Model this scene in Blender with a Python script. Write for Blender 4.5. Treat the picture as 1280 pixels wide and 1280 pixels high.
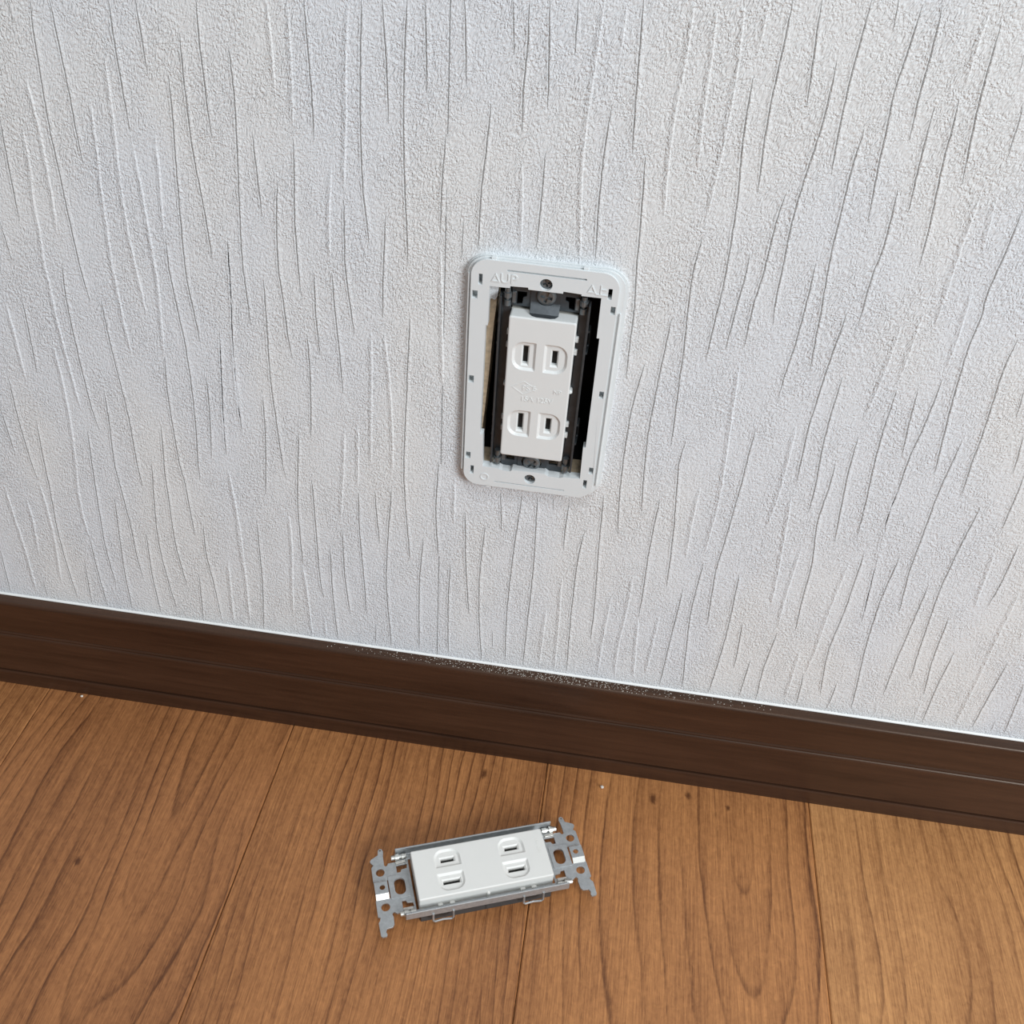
import bpy, bmesh, math, random
from mathutils import Vector, Matrix
from mathutils.geometry import tessellate_polygon

for o in list(bpy.data.objects):
    bpy.data.objects.remove(o, do_unlink=True)
SC = bpy.context.scene
COL = SC.collection
S = 0.001                       # everything below is measured in millimetres

# ------------------------------------------------------------------ camera
cd = bpy.data.cameras.new('camera')
cam = bpy.data.objects.new('camera', cd); COL.objects.link(cam)
R = [[0.98884, 0.13597, 0.06083], [0.13269, -0.61851, -0.7745], [-0.06768, 0.77393, -0.62965]]
cam.matrix_world = Matrix(((R[0][0], -R[1][0], -R[2][0], 0.027535),
                           (R[0][1], -R[1][1], -R[2][1], -0.398577),
                           (R[0][2], -R[1][2], -R[2][2], 0.512506),
                           (0, 0, 0, 1)))
cd.sensor_width = 36.0
cd.sensor_fit = 'HORIZONTAL'
cd.lens = 35.7102
cd.clip_start = 0.01
SC.camera = cam

# ------------------------------------------------------------------ light and exposure
W = bpy.data.worlds.new('room_light'); SC.world = W; W.use_nodes = True
W.node_tree.nodes['Background'].inputs[0].default_value = (0.88, 0.95, 1.0, 1)
W.node_tree.nodes['Background'].inputs[1].default_value = 0.20

def area(name, loc, target, sx, sy, power, color):
    l = bpy.data.lights.new(name, 'AREA'); l.shape = 'RECTANGLE'; l.size = sx; l.size_y = sy
    l.energy = power; l.color = color
    o = bpy.data.objects.new(name, l); COL.objects.link(o); o.location = loc
    d = Vector(target) - Vector(loc)
    o.rotation_euler = d.to_track_quat('-Z', 'Y').to_euler()
    return o
area('window_light', (1.85, -1.85, 1.45), (0.05, 0, 0.25), 1.0, 1.2, 66, (0.90, 0.955, 1.0))
area('overhead_fill_light', (0.35, -1.0, 2.3), (0.05, -0.15, 0), 0.6, 0.6, 17, (0.94, 0.972, 1.0))  # unseen overhead fill, added to lift the up-facing surfaces

vs = SC.view_settings
vs.view_transform = 'Standard'; vs.look = 'None'; vs.gamma = 1.0; vs.use_curve_mapping = False
vs.exposure = 0.0

# ------------------------------------------------------------------ materials
def nmat(name):
    m = bpy.data.materials.new(name); m.use_nodes = True
    nt = m.node_tree
    return m, nt, nt.nodes['Principled BSDF']
def nd(nt, typ, **kw):
    n = nt.nodes.new(typ)
    for k, v in kw.items():
        setattr(n, k, v)
    return n
def setin(nt, sock, v):
    if hasattr(v, 'is_linked') or isinstance(v, bpy.types.NodeSocket):
        nt.links.new(v, sock)
    else:
        sock.default_value = v
def mth(nt, op, a, b=0.0, c=0.0, clamp=False):
    n = nd(nt, 'ShaderNodeMath', operation=op); n.use_clamp = clamp
    setin(nt, n.inputs[0], a); setin(nt, n.inputs[1], b)
    if op in ('MULTIPLY_ADD', 'SMOOTH_MIN'): setin(nt, n.inputs[2], c)
    return n.outputs[0]
def maprange(nt, v, a, b, c, d, smooth=False):
    n = nd(nt, 'ShaderNodeMapRange'); n.interpolation_type = 'SMOOTHSTEP' if smooth else 'LINEAR'
    setin(nt, n.inputs[0], v)
    for i, x in enumerate((a, b, c, d)): setin(nt, n.inputs[i + 1], x)
    return n.outputs[0]
def mixc(nt, f, a, b, mode='MIX'):
    n = nd(nt, 'ShaderNodeMix', data_type='RGBA', blend_type=mode)
    setin(nt, n.inputs[0], f); setin(nt, n.inputs[6], a); setin(nt, n.inputs[7], b)
    return n.outputs[2]
def mapped(nt, scale, loc=(0, 0, 0), rot=(0, 0, 0)):
    tc = nd(nt, 'ShaderNodeTexCoord'); mp = nd(nt, 'ShaderNodeMapping')
    nt.links.new(tc.outputs['Object'], mp.inputs[0])
    mp.inputs['Scale'].default_value = scale; mp.inputs['Location'].default_value = loc
    mp.inputs['Rotation'].default_value = rot
    return mp.outputs[0]
def noise(nt, vec, scale=1.0, detail=2.0, rough=0.5, dist=0.0):
    n = nd(nt, 'ShaderNodeTexNoise'); nt.links.new(vec, n.inputs['Vector'])
    n.inputs['Scale'].default_value = scale; n.inputs['Detail'].default_value = detail
    n.inputs['Roughness'].default_value = rough; n.inputs['Distortion'].default_value = dist
    return n.outputs[0]
def bump(nt, h, strength, distance, normal=None):
    n = nd(nt, 'ShaderNodeBump'); nt.links.new(h, n.inputs['Height'])
    n.inputs['Strength'].default_value = strength; n.inputs['Distance'].default_value = distance
    if normal: nt.links.new(normal, n.inputs['Normal'])
    return n.outputs[0]

def mat_plain(name, col, rough=0.5, metal=0.0, var=0.06, vscale=120, bscale=None, bdist=0.00003, spec=0.5):
    m, nt, b = nmat(name)
    n = noise(nt, mapped(nt, (1, 1, 1)), vscale, 3, 0.6)
    f = maprange(nt, n, 0.25, 0.75, 1 - var, 1 + var)
    c = mixc(nt, 1.0, (*col, 1), (1, 1, 1, 1), 'MULTIPLY')
    mm = nd(nt, 'ShaderNodeVectorMath', operation='SCALE')
    nt.links.new(c, mm.inputs[0]); nt.links.new(f, mm.inputs[3])
    nt.links.new(mm.outputs[0], b.inputs['Base Color'])
    b.inputs['Roughness'].default_value = rough; b.inputs['Metallic'].default_value = metal
    b.inputs['Specular IOR Level'].default_value = spec
    if bscale:
        h = noise(nt, mapped(nt, (1, 1, 1)), bscale, 2, 0.5)
        nt.links.new(bump(nt, h, 1.0, bdist), b.inputs['Normal'])
    return m

def mat_wallpaper():
    m, nt, b = nmat('embossed_vinyl_wallpaper')
    # slanting bark-like squiggles
    v = mapped(nt, (1, 1, 1), rot=(0, math.radians(-28), 0))
    w = noise(nt, v, 140, 2, 0.5)
    mp = nd(nt, 'ShaderNodeVectorMath', operation='MULTIPLY'); nt.links.new(v, mp.inputs[0]); mp.inputs[1].default_value = (1.25, 1, 0.62)
    ad = nd(nt, 'ShaderNodeVectorMath', operation='ADD'); nt.links.new(mp.outputs[0], ad.inputs[0])
    sc = nd(nt, 'ShaderNodeVectorMath', operation='SCALE'); sc.inputs[3].default_value = 0.0032
    cb = nd(nt, 'ShaderNodeCombineXYZ'); nt.links.new(w, cb.inputs[0]); nt.links.new(noise(nt, mapped(nt, (1, 1, 1), (3, 1, 2)), 130, 1), cb.inputs[2])
    nt.links.new(cb.outputs[0], sc.inputs[0]); nt.links.new(sc.outputs[0], ad.inputs[1])
    n1 = noise(nt, ad.outputs[0], 620, 1.0, 0.5)
    n2 = noise(nt, ad.outputs[0], 1050, 1.5, 0.55)
    r = mth(nt, 'ABSOLUTE', mth(nt, 'SUBTRACT', n1, 0.5))
    h = mth(nt, 'ADD', mth(nt, 'MULTIPLY', maprange(nt, r, 0.0, 0.14, 0.0, 1.0, True), 0.45), mth(nt, 'MULTIPLY', maprange(nt, n2, 0.3, 0.7, 0, 1), 0.9))
    amp = maprange(nt, noise(nt, mapped(nt, (1, 1, 0.6)), 45, 1), 0.35, 0.60, 0.62, 1.0)   # flatter and rougher patches
    h = mth(nt, 'MULTIPLY', h, amp)
    nt.links.new(bump(nt, h, 1.0, 0.00036), b.inputs['Normal'])
    tint = noise(nt, mapped(nt, (1, 1, 0.45)), 14, 2, 0.5)
    c = mixc(nt, maprange(nt, tint, 0.4, 0.62, 0, 1, True), (0.745, 0.778, 0.81, 1), (0.775, 0.793, 0.795, 1))
    nt.links.new(c, b.inputs['Base Color'])
    b.inputs['Roughness'].default_value = 0.6
    b.inputs['Specular IOR Level'].default_value = 0.3
    return m

def mat_floor(name, x0, d0, k, period, seed, light, dark, wav=1.0, knots=()):
    """cherry plank: growth rings cut lengthwise (arches where d0 + k*y passes a ring), fibre streaks, pores"""
    m, nt, b = nmat(name)
    tc = nd(nt, 'ShaderNodeTexCoord')
    sx = nd(nt, 'ShaderNodeSeparateXYZ')
    sc = nd(nt, 'ShaderNodeVectorMath', operation='SCALE'); sc.inputs[3].default_value = 1000.0
    nt.links.new(tc.outputs['Object'], sc.inputs[0]); nt.links.new(sc.outputs[0], sx.inputs[0])
    X, Y = sx.outputs[0], sx.outputs[1]
    def cnoise(fx, fy, ox, detail=2.0, rough=0.5, dist=0.0):
        cb = nd(nt, 'ShaderNodeCombineXYZ')
        nt.links.new(mth(nt, 'MULTIPLY_ADD', X, fx, ox + seed * 7.3), cb.inputs[0])
        nt.links.new(mth(nt, 'MULTIPLY_ADD', Y, fy, ox * 1.7 + seed * 3.1), cb.inputs[1])
        return noise(nt, cb.outputs[0], 1.0, detail, rough, dist)
    w1 = mth(nt, 'MULTIPLY', mth(nt, 'SUBTRACT', cnoise(0.016, 0.0055, 1.0, 1), 0.5), 30.0 * wav)
    w2 = mth(nt, 'MULTIPLY', mth(nt, 'SUBTRACT', cnoise(0.07, 0.016, 5.0, 2), 0.5), 5.0 * wav)
    xx = mth(nt, 'ADD', mth(nt, 'SUBTRACT', X, x0), mth(nt, 'ADD', w1, w2))
    dd = mth(nt, 'ADD', mth(nt, 'MULTIPLY_ADD', Y, k, d0), mth(nt, 'MULTIPLY', mth(nt, 'SUBTRACT', cnoise(0.02, 0.012, 9.0, 1), 0.5), 16.0 * wav))
    q = mth(nt, 'SQRT', mth(nt, 'ADD', mth(nt, 'MULTIPLY', xx, xx), mth(nt, 'MULTIPLY', dd, dd)))
    ph = mth(nt, 'ADD', mth(nt, 'DIVIDE', q, period), mth(nt, 'MULTIPLY', cnoise(0.012, 0.004, 12.0, 1), 2.2))
    fr = mth(nt, 'FRACT', ph)
    soft = mth(nt, 'MULTIPLY', maprange(nt, fr, 0.15, 0.93, 0, 1, True), maprange(nt, fr, 0.93, 1.0, 1, 0))
    thin = mth(nt, 'MULTIPLY', maprange(nt, fr, 0.78, 0.93, 0, 1, True), maprange(nt, fr, 0.93, 0.98, 1, 0))
    sel = maprange(nt, cnoise(0.05, 0.006, 20, 2), 0.36, 0.64, 0.08, 0.95)
    fib = cnoise(0.9, 0.018, 30, 4, 0.66, 0.1)
    fine = cnoise(2.4, 0.11, 40, 3, 0.65)
    mott = cnoise(0.30, 0.24, 50, 3, 0.62, 0.8)
    broad = cnoise(0.022, 0.004, 60, 2)
    t = mth(nt, 'MULTIPLY', maprange(nt, fib, 0.35, 0.65, 0, 1), 0.43)
    t = mth(nt, 'ADD', t, mth(nt, 'MULTIPLY', maprange(nt, mott, 0.32, 0.68, 0, 1), 0.26))
    t = mth(nt, 'ADD', t, mth(nt, 'MULTIPLY', maprange(nt, broad, 0.3, 0.7, 0, 1), 0.34))
    t = mth(nt, 'ADD', t, mth(nt, 'MULTIPLY', maprange(nt, fine, 0.35, 0.65, 0, 1), 0.33))
    t = mth(nt, 'SUBTRACT', t, mth(nt, 'MULTIPLY', mth(nt, 'MULTIPLY', soft, sel), 0.27))
    base = mixc(nt, mth(nt, 'MULTIPLY_ADD', t, 0.98, -0.10, clamp=True), (*dark, 1), (*light, 1))
    deep = (dark[0] * 0.42, dark[1] * 0.34, dark[2] * 0.32, 1)
    brk = maprange(nt, cnoise(1.0, 0.09, 66, 3, 0.7), 0.33, 0.55, 0.25, 1.0)
    line = mth(nt, 'MULTIPLY', mth(nt, 'MULTIPLY', thin, sel), brk)
    c = mixc(nt, mth(nt, 'MULTIPLY', line, 0.9), base, deep)
    pore = maprange(nt, cnoise(1.9, 0.085, 70, 2, 0.6), 0.60, 0.72, 0, 1, True)
    pore = mth(nt, 'MULTIPLY', pore, mth(nt, 'MULTIPLY_ADD', soft, 0.55, 0.30))
    c = mixc(nt, mth(nt, 'MULTIPLY', pore, 0.8), c, deep)
    for kx, ky, kr in knots:                                         # pin knots
        ex = mth(nt, 'MULTIPLY', mth(nt, 'SUBTRACT', X, kx), 1.25); ey = mth(nt, 'MULTIPLY', mth(nt, 'SUBTRACT', Y, ky), 0.75)
        e = mth(nt, 'ADD', mth(nt, 'SQRT', mth(nt, 'ADD', mth(nt, 'MULTIPLY', ex, ex), mth(nt, 'MULTIPLY', ey, ey))), mth(nt, 'MULTIPLY', mth(nt, 'SUBTRACT', mott, 0.5), 3.0))
        c = mixc(nt, maprange(nt, e, kr * 0.3, kr * 1.6, 0.85, 0.0, True), c, deep)
    nt.links.new(c, b.inputs['Base Color'])
    b.inputs['Roughness'].default_value = 0.46
    b.inputs['Specular IOR Level'].default_value = 0.38
    nt.links.new(bump(nt, mth(nt, 'ADD', fine, mth(nt, 'MULTIPLY', line, -0.5)), 0.4, 0.00014), b.inputs['Normal'])
    return m

def mat_baseboard():
    m, nt, b = nmat('dark_walnut_foil')
    n1 = noise(nt, mapped(nt, (16, 700, 260)), 1.0, 4, 0.65, 0.3)
    n2 = noise(nt, mapped(nt, (5, 200, 55)), 1.0, 3, 0.6, 0.6)
    t = mth(nt, 'ADD', mth(nt, 'MULTIPLY', maprange(nt, n1, 0.3, 0.7, 0, 1), 0.55), mth(nt, 'MULTIPLY', maprange(nt, n2, 0.3, 0.7, 0, 1), 0.45))
    c = mixc(nt, t, (0.022, 0.0092, 0.0052, 1), (0.070, 0.032, 0.018, 1))
    nt.links.new(c, b.inputs['Base Color'])
    b.inputs['Roughness'].default_value = 0.36
    b.inputs['Specular IOR Level'].default_value = 0.5
    b.inputs['Specular Tint'].default_value = (1.0, 0.86, 0.72, 1)
    nt.links.new(bump(nt, n1, 0.4, 0.0001), b.inputs['Normal'])
    return m

M = {}
M['paper'] = mat_wallpaper()
M['crease'] = mat_plain('crease_shade_grey', (0.27, 0.27, 0.265), 0.7, var=0.45, vscale=1100, spec=0.2)  # groove shade put into the colour, relief alone being faint; seam strip shares it
M['board'] = mat_plain('plasterboard_paper', (0.66, 0.53, 0.37), 0.9, var=0.25, vscale=500, bscale=900, bdist=0.0002)
M['base'] = mat_baseboard()
M['caulk'] = mat_plain('white_sealant', (0.86, 0.86, 0.84), 0.5, var=0.03)
M['white'] = mat_plain('white_frame_plastic', (0.742, 0.778, 0.785), 0.42, var=0.012, spec=0.45)
M['face'] = mat_plain('white_outlet_plastic', (0.775, 0.795, 0.785), 0.36, var=0.012, spec=0.45)
M['loose'] = mat_plain('warm_white_outlet_plastic', (0.80, 0.79, 0.75), 0.36, var=0.012, spec=0.45)
M['cream'] = mat_plain('off_white_base_plastic', (0.60, 0.59, 0.54), 0.45, var=0.03)
M['dark'] = mat_plain('dark_grey_housing_plastic', (0.055, 0.057, 0.058), 0.5, var=0.1)
M['black'] = mat_plain('black_slot_interior', (0.010, 0.009, 0.008), 0.7, var=0.1)
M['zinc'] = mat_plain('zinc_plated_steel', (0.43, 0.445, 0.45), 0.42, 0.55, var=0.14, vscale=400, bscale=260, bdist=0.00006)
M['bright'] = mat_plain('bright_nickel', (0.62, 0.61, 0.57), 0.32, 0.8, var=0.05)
M['shadesteel'] = mat_plain('shaded_steel', (0.066, 0.076, 0.084), 0.36, 0.45, var=0.2, vscale=300, bscale=260, bdist=0.00006)  # zinc strap in the wall with recess shade painted in; also colours the tongue
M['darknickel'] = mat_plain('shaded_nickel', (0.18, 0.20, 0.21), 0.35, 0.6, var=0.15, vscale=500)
M['screw'] = mat_plain('nickel_screw_steel', (0.36, 0.36, 0.35), 0.32, 0.7, var=0.1, vscale=600)
M['box'] = mat_plain('dark_steel_box', (0.030, 0.030, 0.030), 0.6, 0.3, var=0.2)
M['dust'] = mat_plain('plaster_dust', (0.74, 0.70, 0.63), 0.9, var=0.2, vscale=900)

# ------------------------------------------------------------------ mesh helpers
def link(name, bm, mat, parent=None, smooth=False, xf=None):
    me = bpy.data.meshes.new(name)
    bmesh.ops.scale(bm, vec=(S, S, S), verts=bm.verts)
    bmesh.ops.recalc_face_normals(bm, faces=bm.faces)
    bm.to_mesh(me); bm.free()
    me.materials.append(mat)
    if smooth:
        me.polygons.foreach_set('use_smooth', [True] * len(me.polygons))
    o = bpy.data.objects.new(name, me); COL.objects.link(o)
    if parent: o.parent = parent
    if xf is not None: o.matrix_local = xf
    return o
def bev(o, w, seg=2, ang=40):
    md = o.modifiers.new('bevel', 'BEVEL'); md.width = w * S; md.segments = seg
    md.limit_method = 'ANGLE'; md.angle_limit = math.radians(ang)
    return o
def tag(o, label=None, cat=None, kind=None, group=None):
    if label: o['label'] = label
    if cat: o['category'] = cat
    if kind: o['kind'] = kind
    if group: o['group'] = group
    return o
def empty(name, loc=(0, 0, 0)):
    e = bpy.data.objects.new(name, None); COL.objects.link(e)
    e.location = [c * S for c in loc]; e.empty_display_size = 0.01
    return e

def cap(bm, loops, z=None):
    """fill a polygon with holes; loops are lists of BMVerts (first one is the outline)"""
    pts = [[v.co.copy() for v in lp] for lp in loops]
    flat = [v for lp in loops for v in lp]
    for t in tessellate_polygon(pts):
        try: bm.faces.new([flat[i] for i in t])
        except ValueError: pass
def ring(bm, poly, z):
    return [bm.verts.new((x, y, z)) for x, y in poly]
def bridge(bm, a, b):
    n = len(a)
    for i in range(n):
        try: bm.faces.new((a[i], a[(i + 1) % n], b[(i + 1) % n], b[i]))
        except ValueError: pass
def prism(bm, outer, holes, z0, z1):
    lo = [ring(bm, p, z0) for p in [outer] + list(holes)]
    hi = [ring(bm, p, z1) for p in [outer] + list(holes)]
    cap(bm, lo); cap(bm, hi)
    for a, b in zip(lo, hi): bridge(bm, a, b)
def box(bm, x0, x1, y0, y1, z0, z1):
    prism(bm, [(x0, y0), (x1, y0), (x1, y1), (x0, y1)], [], z0, z1)
def rect(x0, x1, y0, y1):
    return [(x0, y0), (x1, y0), (x1, y1), (x0, y1)]
def rrect(x0, x1, y0, y1, r, n=6):
    rs = r if isinstance(r, (list, tuple)) else [r] * 4      # radii: bottom-left, bottom-right, top-right, top-left
    out = []
    for (cx, cy, a0), q in zip(((x0, y0, 180), (x1, y0, 270), (x1, y1, 0), (x0, y1, 90)), rs):
        ox = cx + (q if cx == x0 else -q); oy = cy + (q if cy == y0 else -q)
        for i in range(n + 1):
            a = math.radians(a0 + 90 * i / n)
            out.append((ox + q * math.cos(a), oy + q * math.sin(a)))
    return out
def circ(cx, cy, r, n=20):
    return [(cx + r * math.cos(2 * math.pi * i / n), cy + r * math.sin(2 * math.pi * i / n)) for i in range(n)]
def mirx(p): return [(-x, y) for x, y in reversed(p)]
def miry(p): return [(x, -y) for x, y in reversed(p)]
def tube(bm, pts, r, n=8, closed=False):
    P = [Vector(p) for p in pts]; rings = []
    for i, p in enumerate(P):
        a = P[i - 1] if (i or closed) else p; b = P[(i + 1) % len(P)] if (i < len(P) - 1 or closed) else p
        t = (b - a).normalized()
        u = t.cross(Vector((0, 0, 1))); u = u if u.length > 1e-4 else t.cross(Vector((1, 0, 0)))
        u.normalize(); w = t.cross(u)
        rings.append([bm.verts.new(p + u * r * math.cos(2 * math.pi * k / n) + w * r * math.sin(2 * math.pi * k / n)) for k in range(n)])
    m = len(rings)
    for i in range(m if closed else m - 1): bridge(bm, rings[i], rings[(i + 1) % m])
    if not closed:
        bm.faces.new(rings[0]); bm.faces.new(rings[-1])
def lathe(bm, prof, cx, cy, n=24):
    """prof: (r, z) from the axis outwards or along; closed at r = 0"""
    rings = [[bm.verts.new((cx + r * math.cos(2 * math.pi * k / n), cy + r * math.sin(2 * math.pi * k / n), z)) for k in range(n)] for r, z in prof]
    for a, b in zip(rings, rings[1:]): bridge(bm, a, b)
    bm.faces.new(rings[0]); bm.faces.new(rings[-1])
def text_mesh(s, size, depth):
    c = bpy.data.curves.new('lettering', 'FONT'); c.body = s; c.size = size; c.extrude = depth / 2
    c.align_x = 'CENTER'; c.align_y = 'CENTER'; c.resolution_u = 3
    o = bpy.data.objects.new('lettering', c); COL.objects.link(o)
    dg = bpy.context.evaluated_depsgraph_get()
    me = bpy.data.meshes.new_from_object(o.evaluated_get(dg))
    bpy.data.objects.remove(o, do_unlink=True)
    bm = bmesh.new(); bm.from_mesh(me); bpy.data.meshes.remove(me)
    return bm
def merge(dst, src, mx=None):
    if mx is not None: bmesh.ops.transform(src, matrix=mx, verts=src.verts)
    me = bpy.data.meshes.new('tmp'); src.to_mesh(me); src.free(); dst.from_mesh(me); bpy.data.meshes.remove(me)
ZW = Matrix(((1, 0, 0, 0), (0, 0, -1, 0), (0, 1, 0, 0), (0, 0, 0, 1)))   # plan (x, y, height) -> wall (x, -height, z)

def cross_screw(name, parent, cx, cy, h, r=3.4, mat=None, rot=0.4, xf=None):
    """pan head with a cross recess; the head's underside is at height h"""
    bm = bmesh.new()
    a, w = r * 0.62, r * 0.17
    cr = [(w, w), (w, a), (-w, a), (-w, w), (-a, w), (-a, -w), (-w, -w), (-w, -a), (w, -a), (w, -w), (a, -w), (a, w)]
    cr = [(cx + x * math.cos(rot) - y * math.sin(rot), cy + x * math.sin(rot) + y * math.cos(rot)) for x, y in cr]
    n = 24
    r0 = ring(bm, circ(cx, cy, r, n), h); r1 = ring(bm, circ(cx, cy, r, n), h + 0.7)
    r2 = ring(bm, circ(cx, cy, r * 0.88, n), h + 1.25); r3 = ring(bm, circ(cx, cy, r * 0.70, n), h + 1.5)
    c1 = ring(bm, cr, h + 1.5); c0 = ring(bm, cr, h + 0.35)
    bm.faces.new(r0); bridge(bm, r0, r1); bridge(bm, r1, r2); bridge(bm, r2, r3); cap(bm, [r3, c1]); bridge(bm, c1, c0); cap(bm, [c0])
    lathe(bm, [(r * 0.45, h - 5), (r * 0.45, h)], cx, cy, 12)
    if xf is not None: bmesh.ops.transform(bm, matrix=xf, verts=bm.verts)
    return link(name, bm, mat or M['screw'], parent)

# ================================================================== the setting
random.seed(5)
# ---- floor of cherry planks, joints across the picture running to the wall
floor = tag(empty('floor'), kind='structure')
PITCH = 159.6
seams = [27.4 + PITCH * i for i in range(-7, 8)]
seams[5], seams[6], seams[8] = -292.5, -133.1, 186.6
lightc = [(0.555, 0.248, 0.090), (0.485, 0.205, 0.074), (0.535, 0.232, 0.082), (0.580, 0.256, 0.090), (0.67, 0.330, 0.125), (0.59, 0.267, 0.097)]
darkc = [(0.185, 0.066, 0.022), (0.160, 0.057, 0.020), (0.172, 0.061, 0.021), (0.200, 0.073, 0.025), (0.26, 0.104, 0.035), (0.21, 0.078, 0.026)]
KNOTS = {5: [(-7, -119, 1.8)], 6: [(42, -107.5, 2.6), (43, -22, 2.2)], 7: [(-14, -21.5, 2.4), (7, -15, 2.2), (31, -20, 1.6)]}
looks = {4: (190, 40, 0.03, 6.5, 0, 0.8), 5: (34, 2, 0.11, 9.0, 1, 1.0), 6: (-150, 35, 0.03, 6.0, 2, 0.75), 7: (38, 3, 0.17, 10.5, 3, 0.9), 8: (-115, 40, 0.05, 12.0, 4, 1.2)}
for i in range(len(seams) - 1):
    a, b = seams[i], seams[i + 1]
    x0, d0, k, per, ci, wv = looks.get(i, (random.uniform(-160, 160), random.uniform(5, 50), random.uniform(0.02, 0.1), random.uniform(6, 9), i % 6, 0.9))
    mt = mat_floor('cherry_plank_%d' % i, x0, d0, k, per, i + 1.0, lightc[ci], darkc[ci], wv, KNOTS.get(i, ()))
    hw = (b - a) / 2; g = 0.17; c = 0.6
    bm = bmesh.new()
    prof = [(-hw + g, -12), (-hw + g, -c * 0.9), (-hw + g + c, 0), (hw - g - c, 0), (hw - g, -c * 0.9), (hw - g, -12)]
    r0 = [bm.verts.new((x, -1500, z)) for x, z in prof]; r1 = [bm.verts.new((x, 0, z)) for x, z in prof]
    bridge(bm, r0, r1); bm.faces.new(r0); bm.faces.new(r1)
    link('plank', bm, mt, floor, xf=Matrix.Translation(((a + b) / 2 * S, 0, 0)))
bm = bmesh.new(); box(bm, seams[0], seams[-1], -1500, 30, -30, -12.2)
link('subfloor', bm, M['black'], floor)

# ---- wall: plasterboard with a cut-out, two strips of wallpaper butted at a seam, relief lines
ZC = 266.73                                # height of the outlet's centre
XL, XR, ZT = seams[0], seams[-1], 1500
wall = tag(empty('wall_back'), kind='structure')
bhole = [(-21.0, 46.5), (-21.3, 36), (-21.9, 28), (-22.5, 14), (-22.9, 3), (-23.5, -9), (-24.1, -20), (-24.8, -30), (-25.0, -49.5),
         (10, -50.2), (30, -50), (30.5, 0), (30, 49.5), (2, 50.3), (-14, 50), (-20.8, 49.6)]
bhole = [(x, z + ZC) for x, z in bhole]
phole = [(-20.2, 50.5), (-20.9, 40.4), (-22.0, 38.2), (-23.4, 38.8), (-26.4, 37.2), (-26.8, 20), (-26.4, -10), (-26.6, -50.5), (8, -51), (31, -50.6), (31.4, 2), (31, 50.8)]
phole = [(x, z + ZC) for x, z in phole]
bm = bmesh.new(); prism(bm, rect(XL, XR, 0, ZT), [bhole], -13, -0.5)
bmesh.ops.transform(bm, matrix=ZW, verts=bm.verts)
link('plasterboard', bm, M['board'], wall)
SEAMX = -44.4
strips = []
for x0, x1, holes in ((XL, SEAMX - 0.21, []), (SEAMX + 0.21, XR, [phole])):
    bm = bmesh.new(); prism(bm, rect(x0, x1, 0, ZT), holes, -0.5, 0)
    bmesh.ops.transform(bm, matrix=ZW, verts=bm.verts)
    strips.append(link('wallpaper_strip', bm, M['paper'], wall))
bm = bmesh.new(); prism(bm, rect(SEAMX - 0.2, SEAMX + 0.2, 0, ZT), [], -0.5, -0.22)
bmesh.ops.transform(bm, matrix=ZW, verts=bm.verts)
link('seam_paste', bm, M['crease'], wall)
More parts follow.
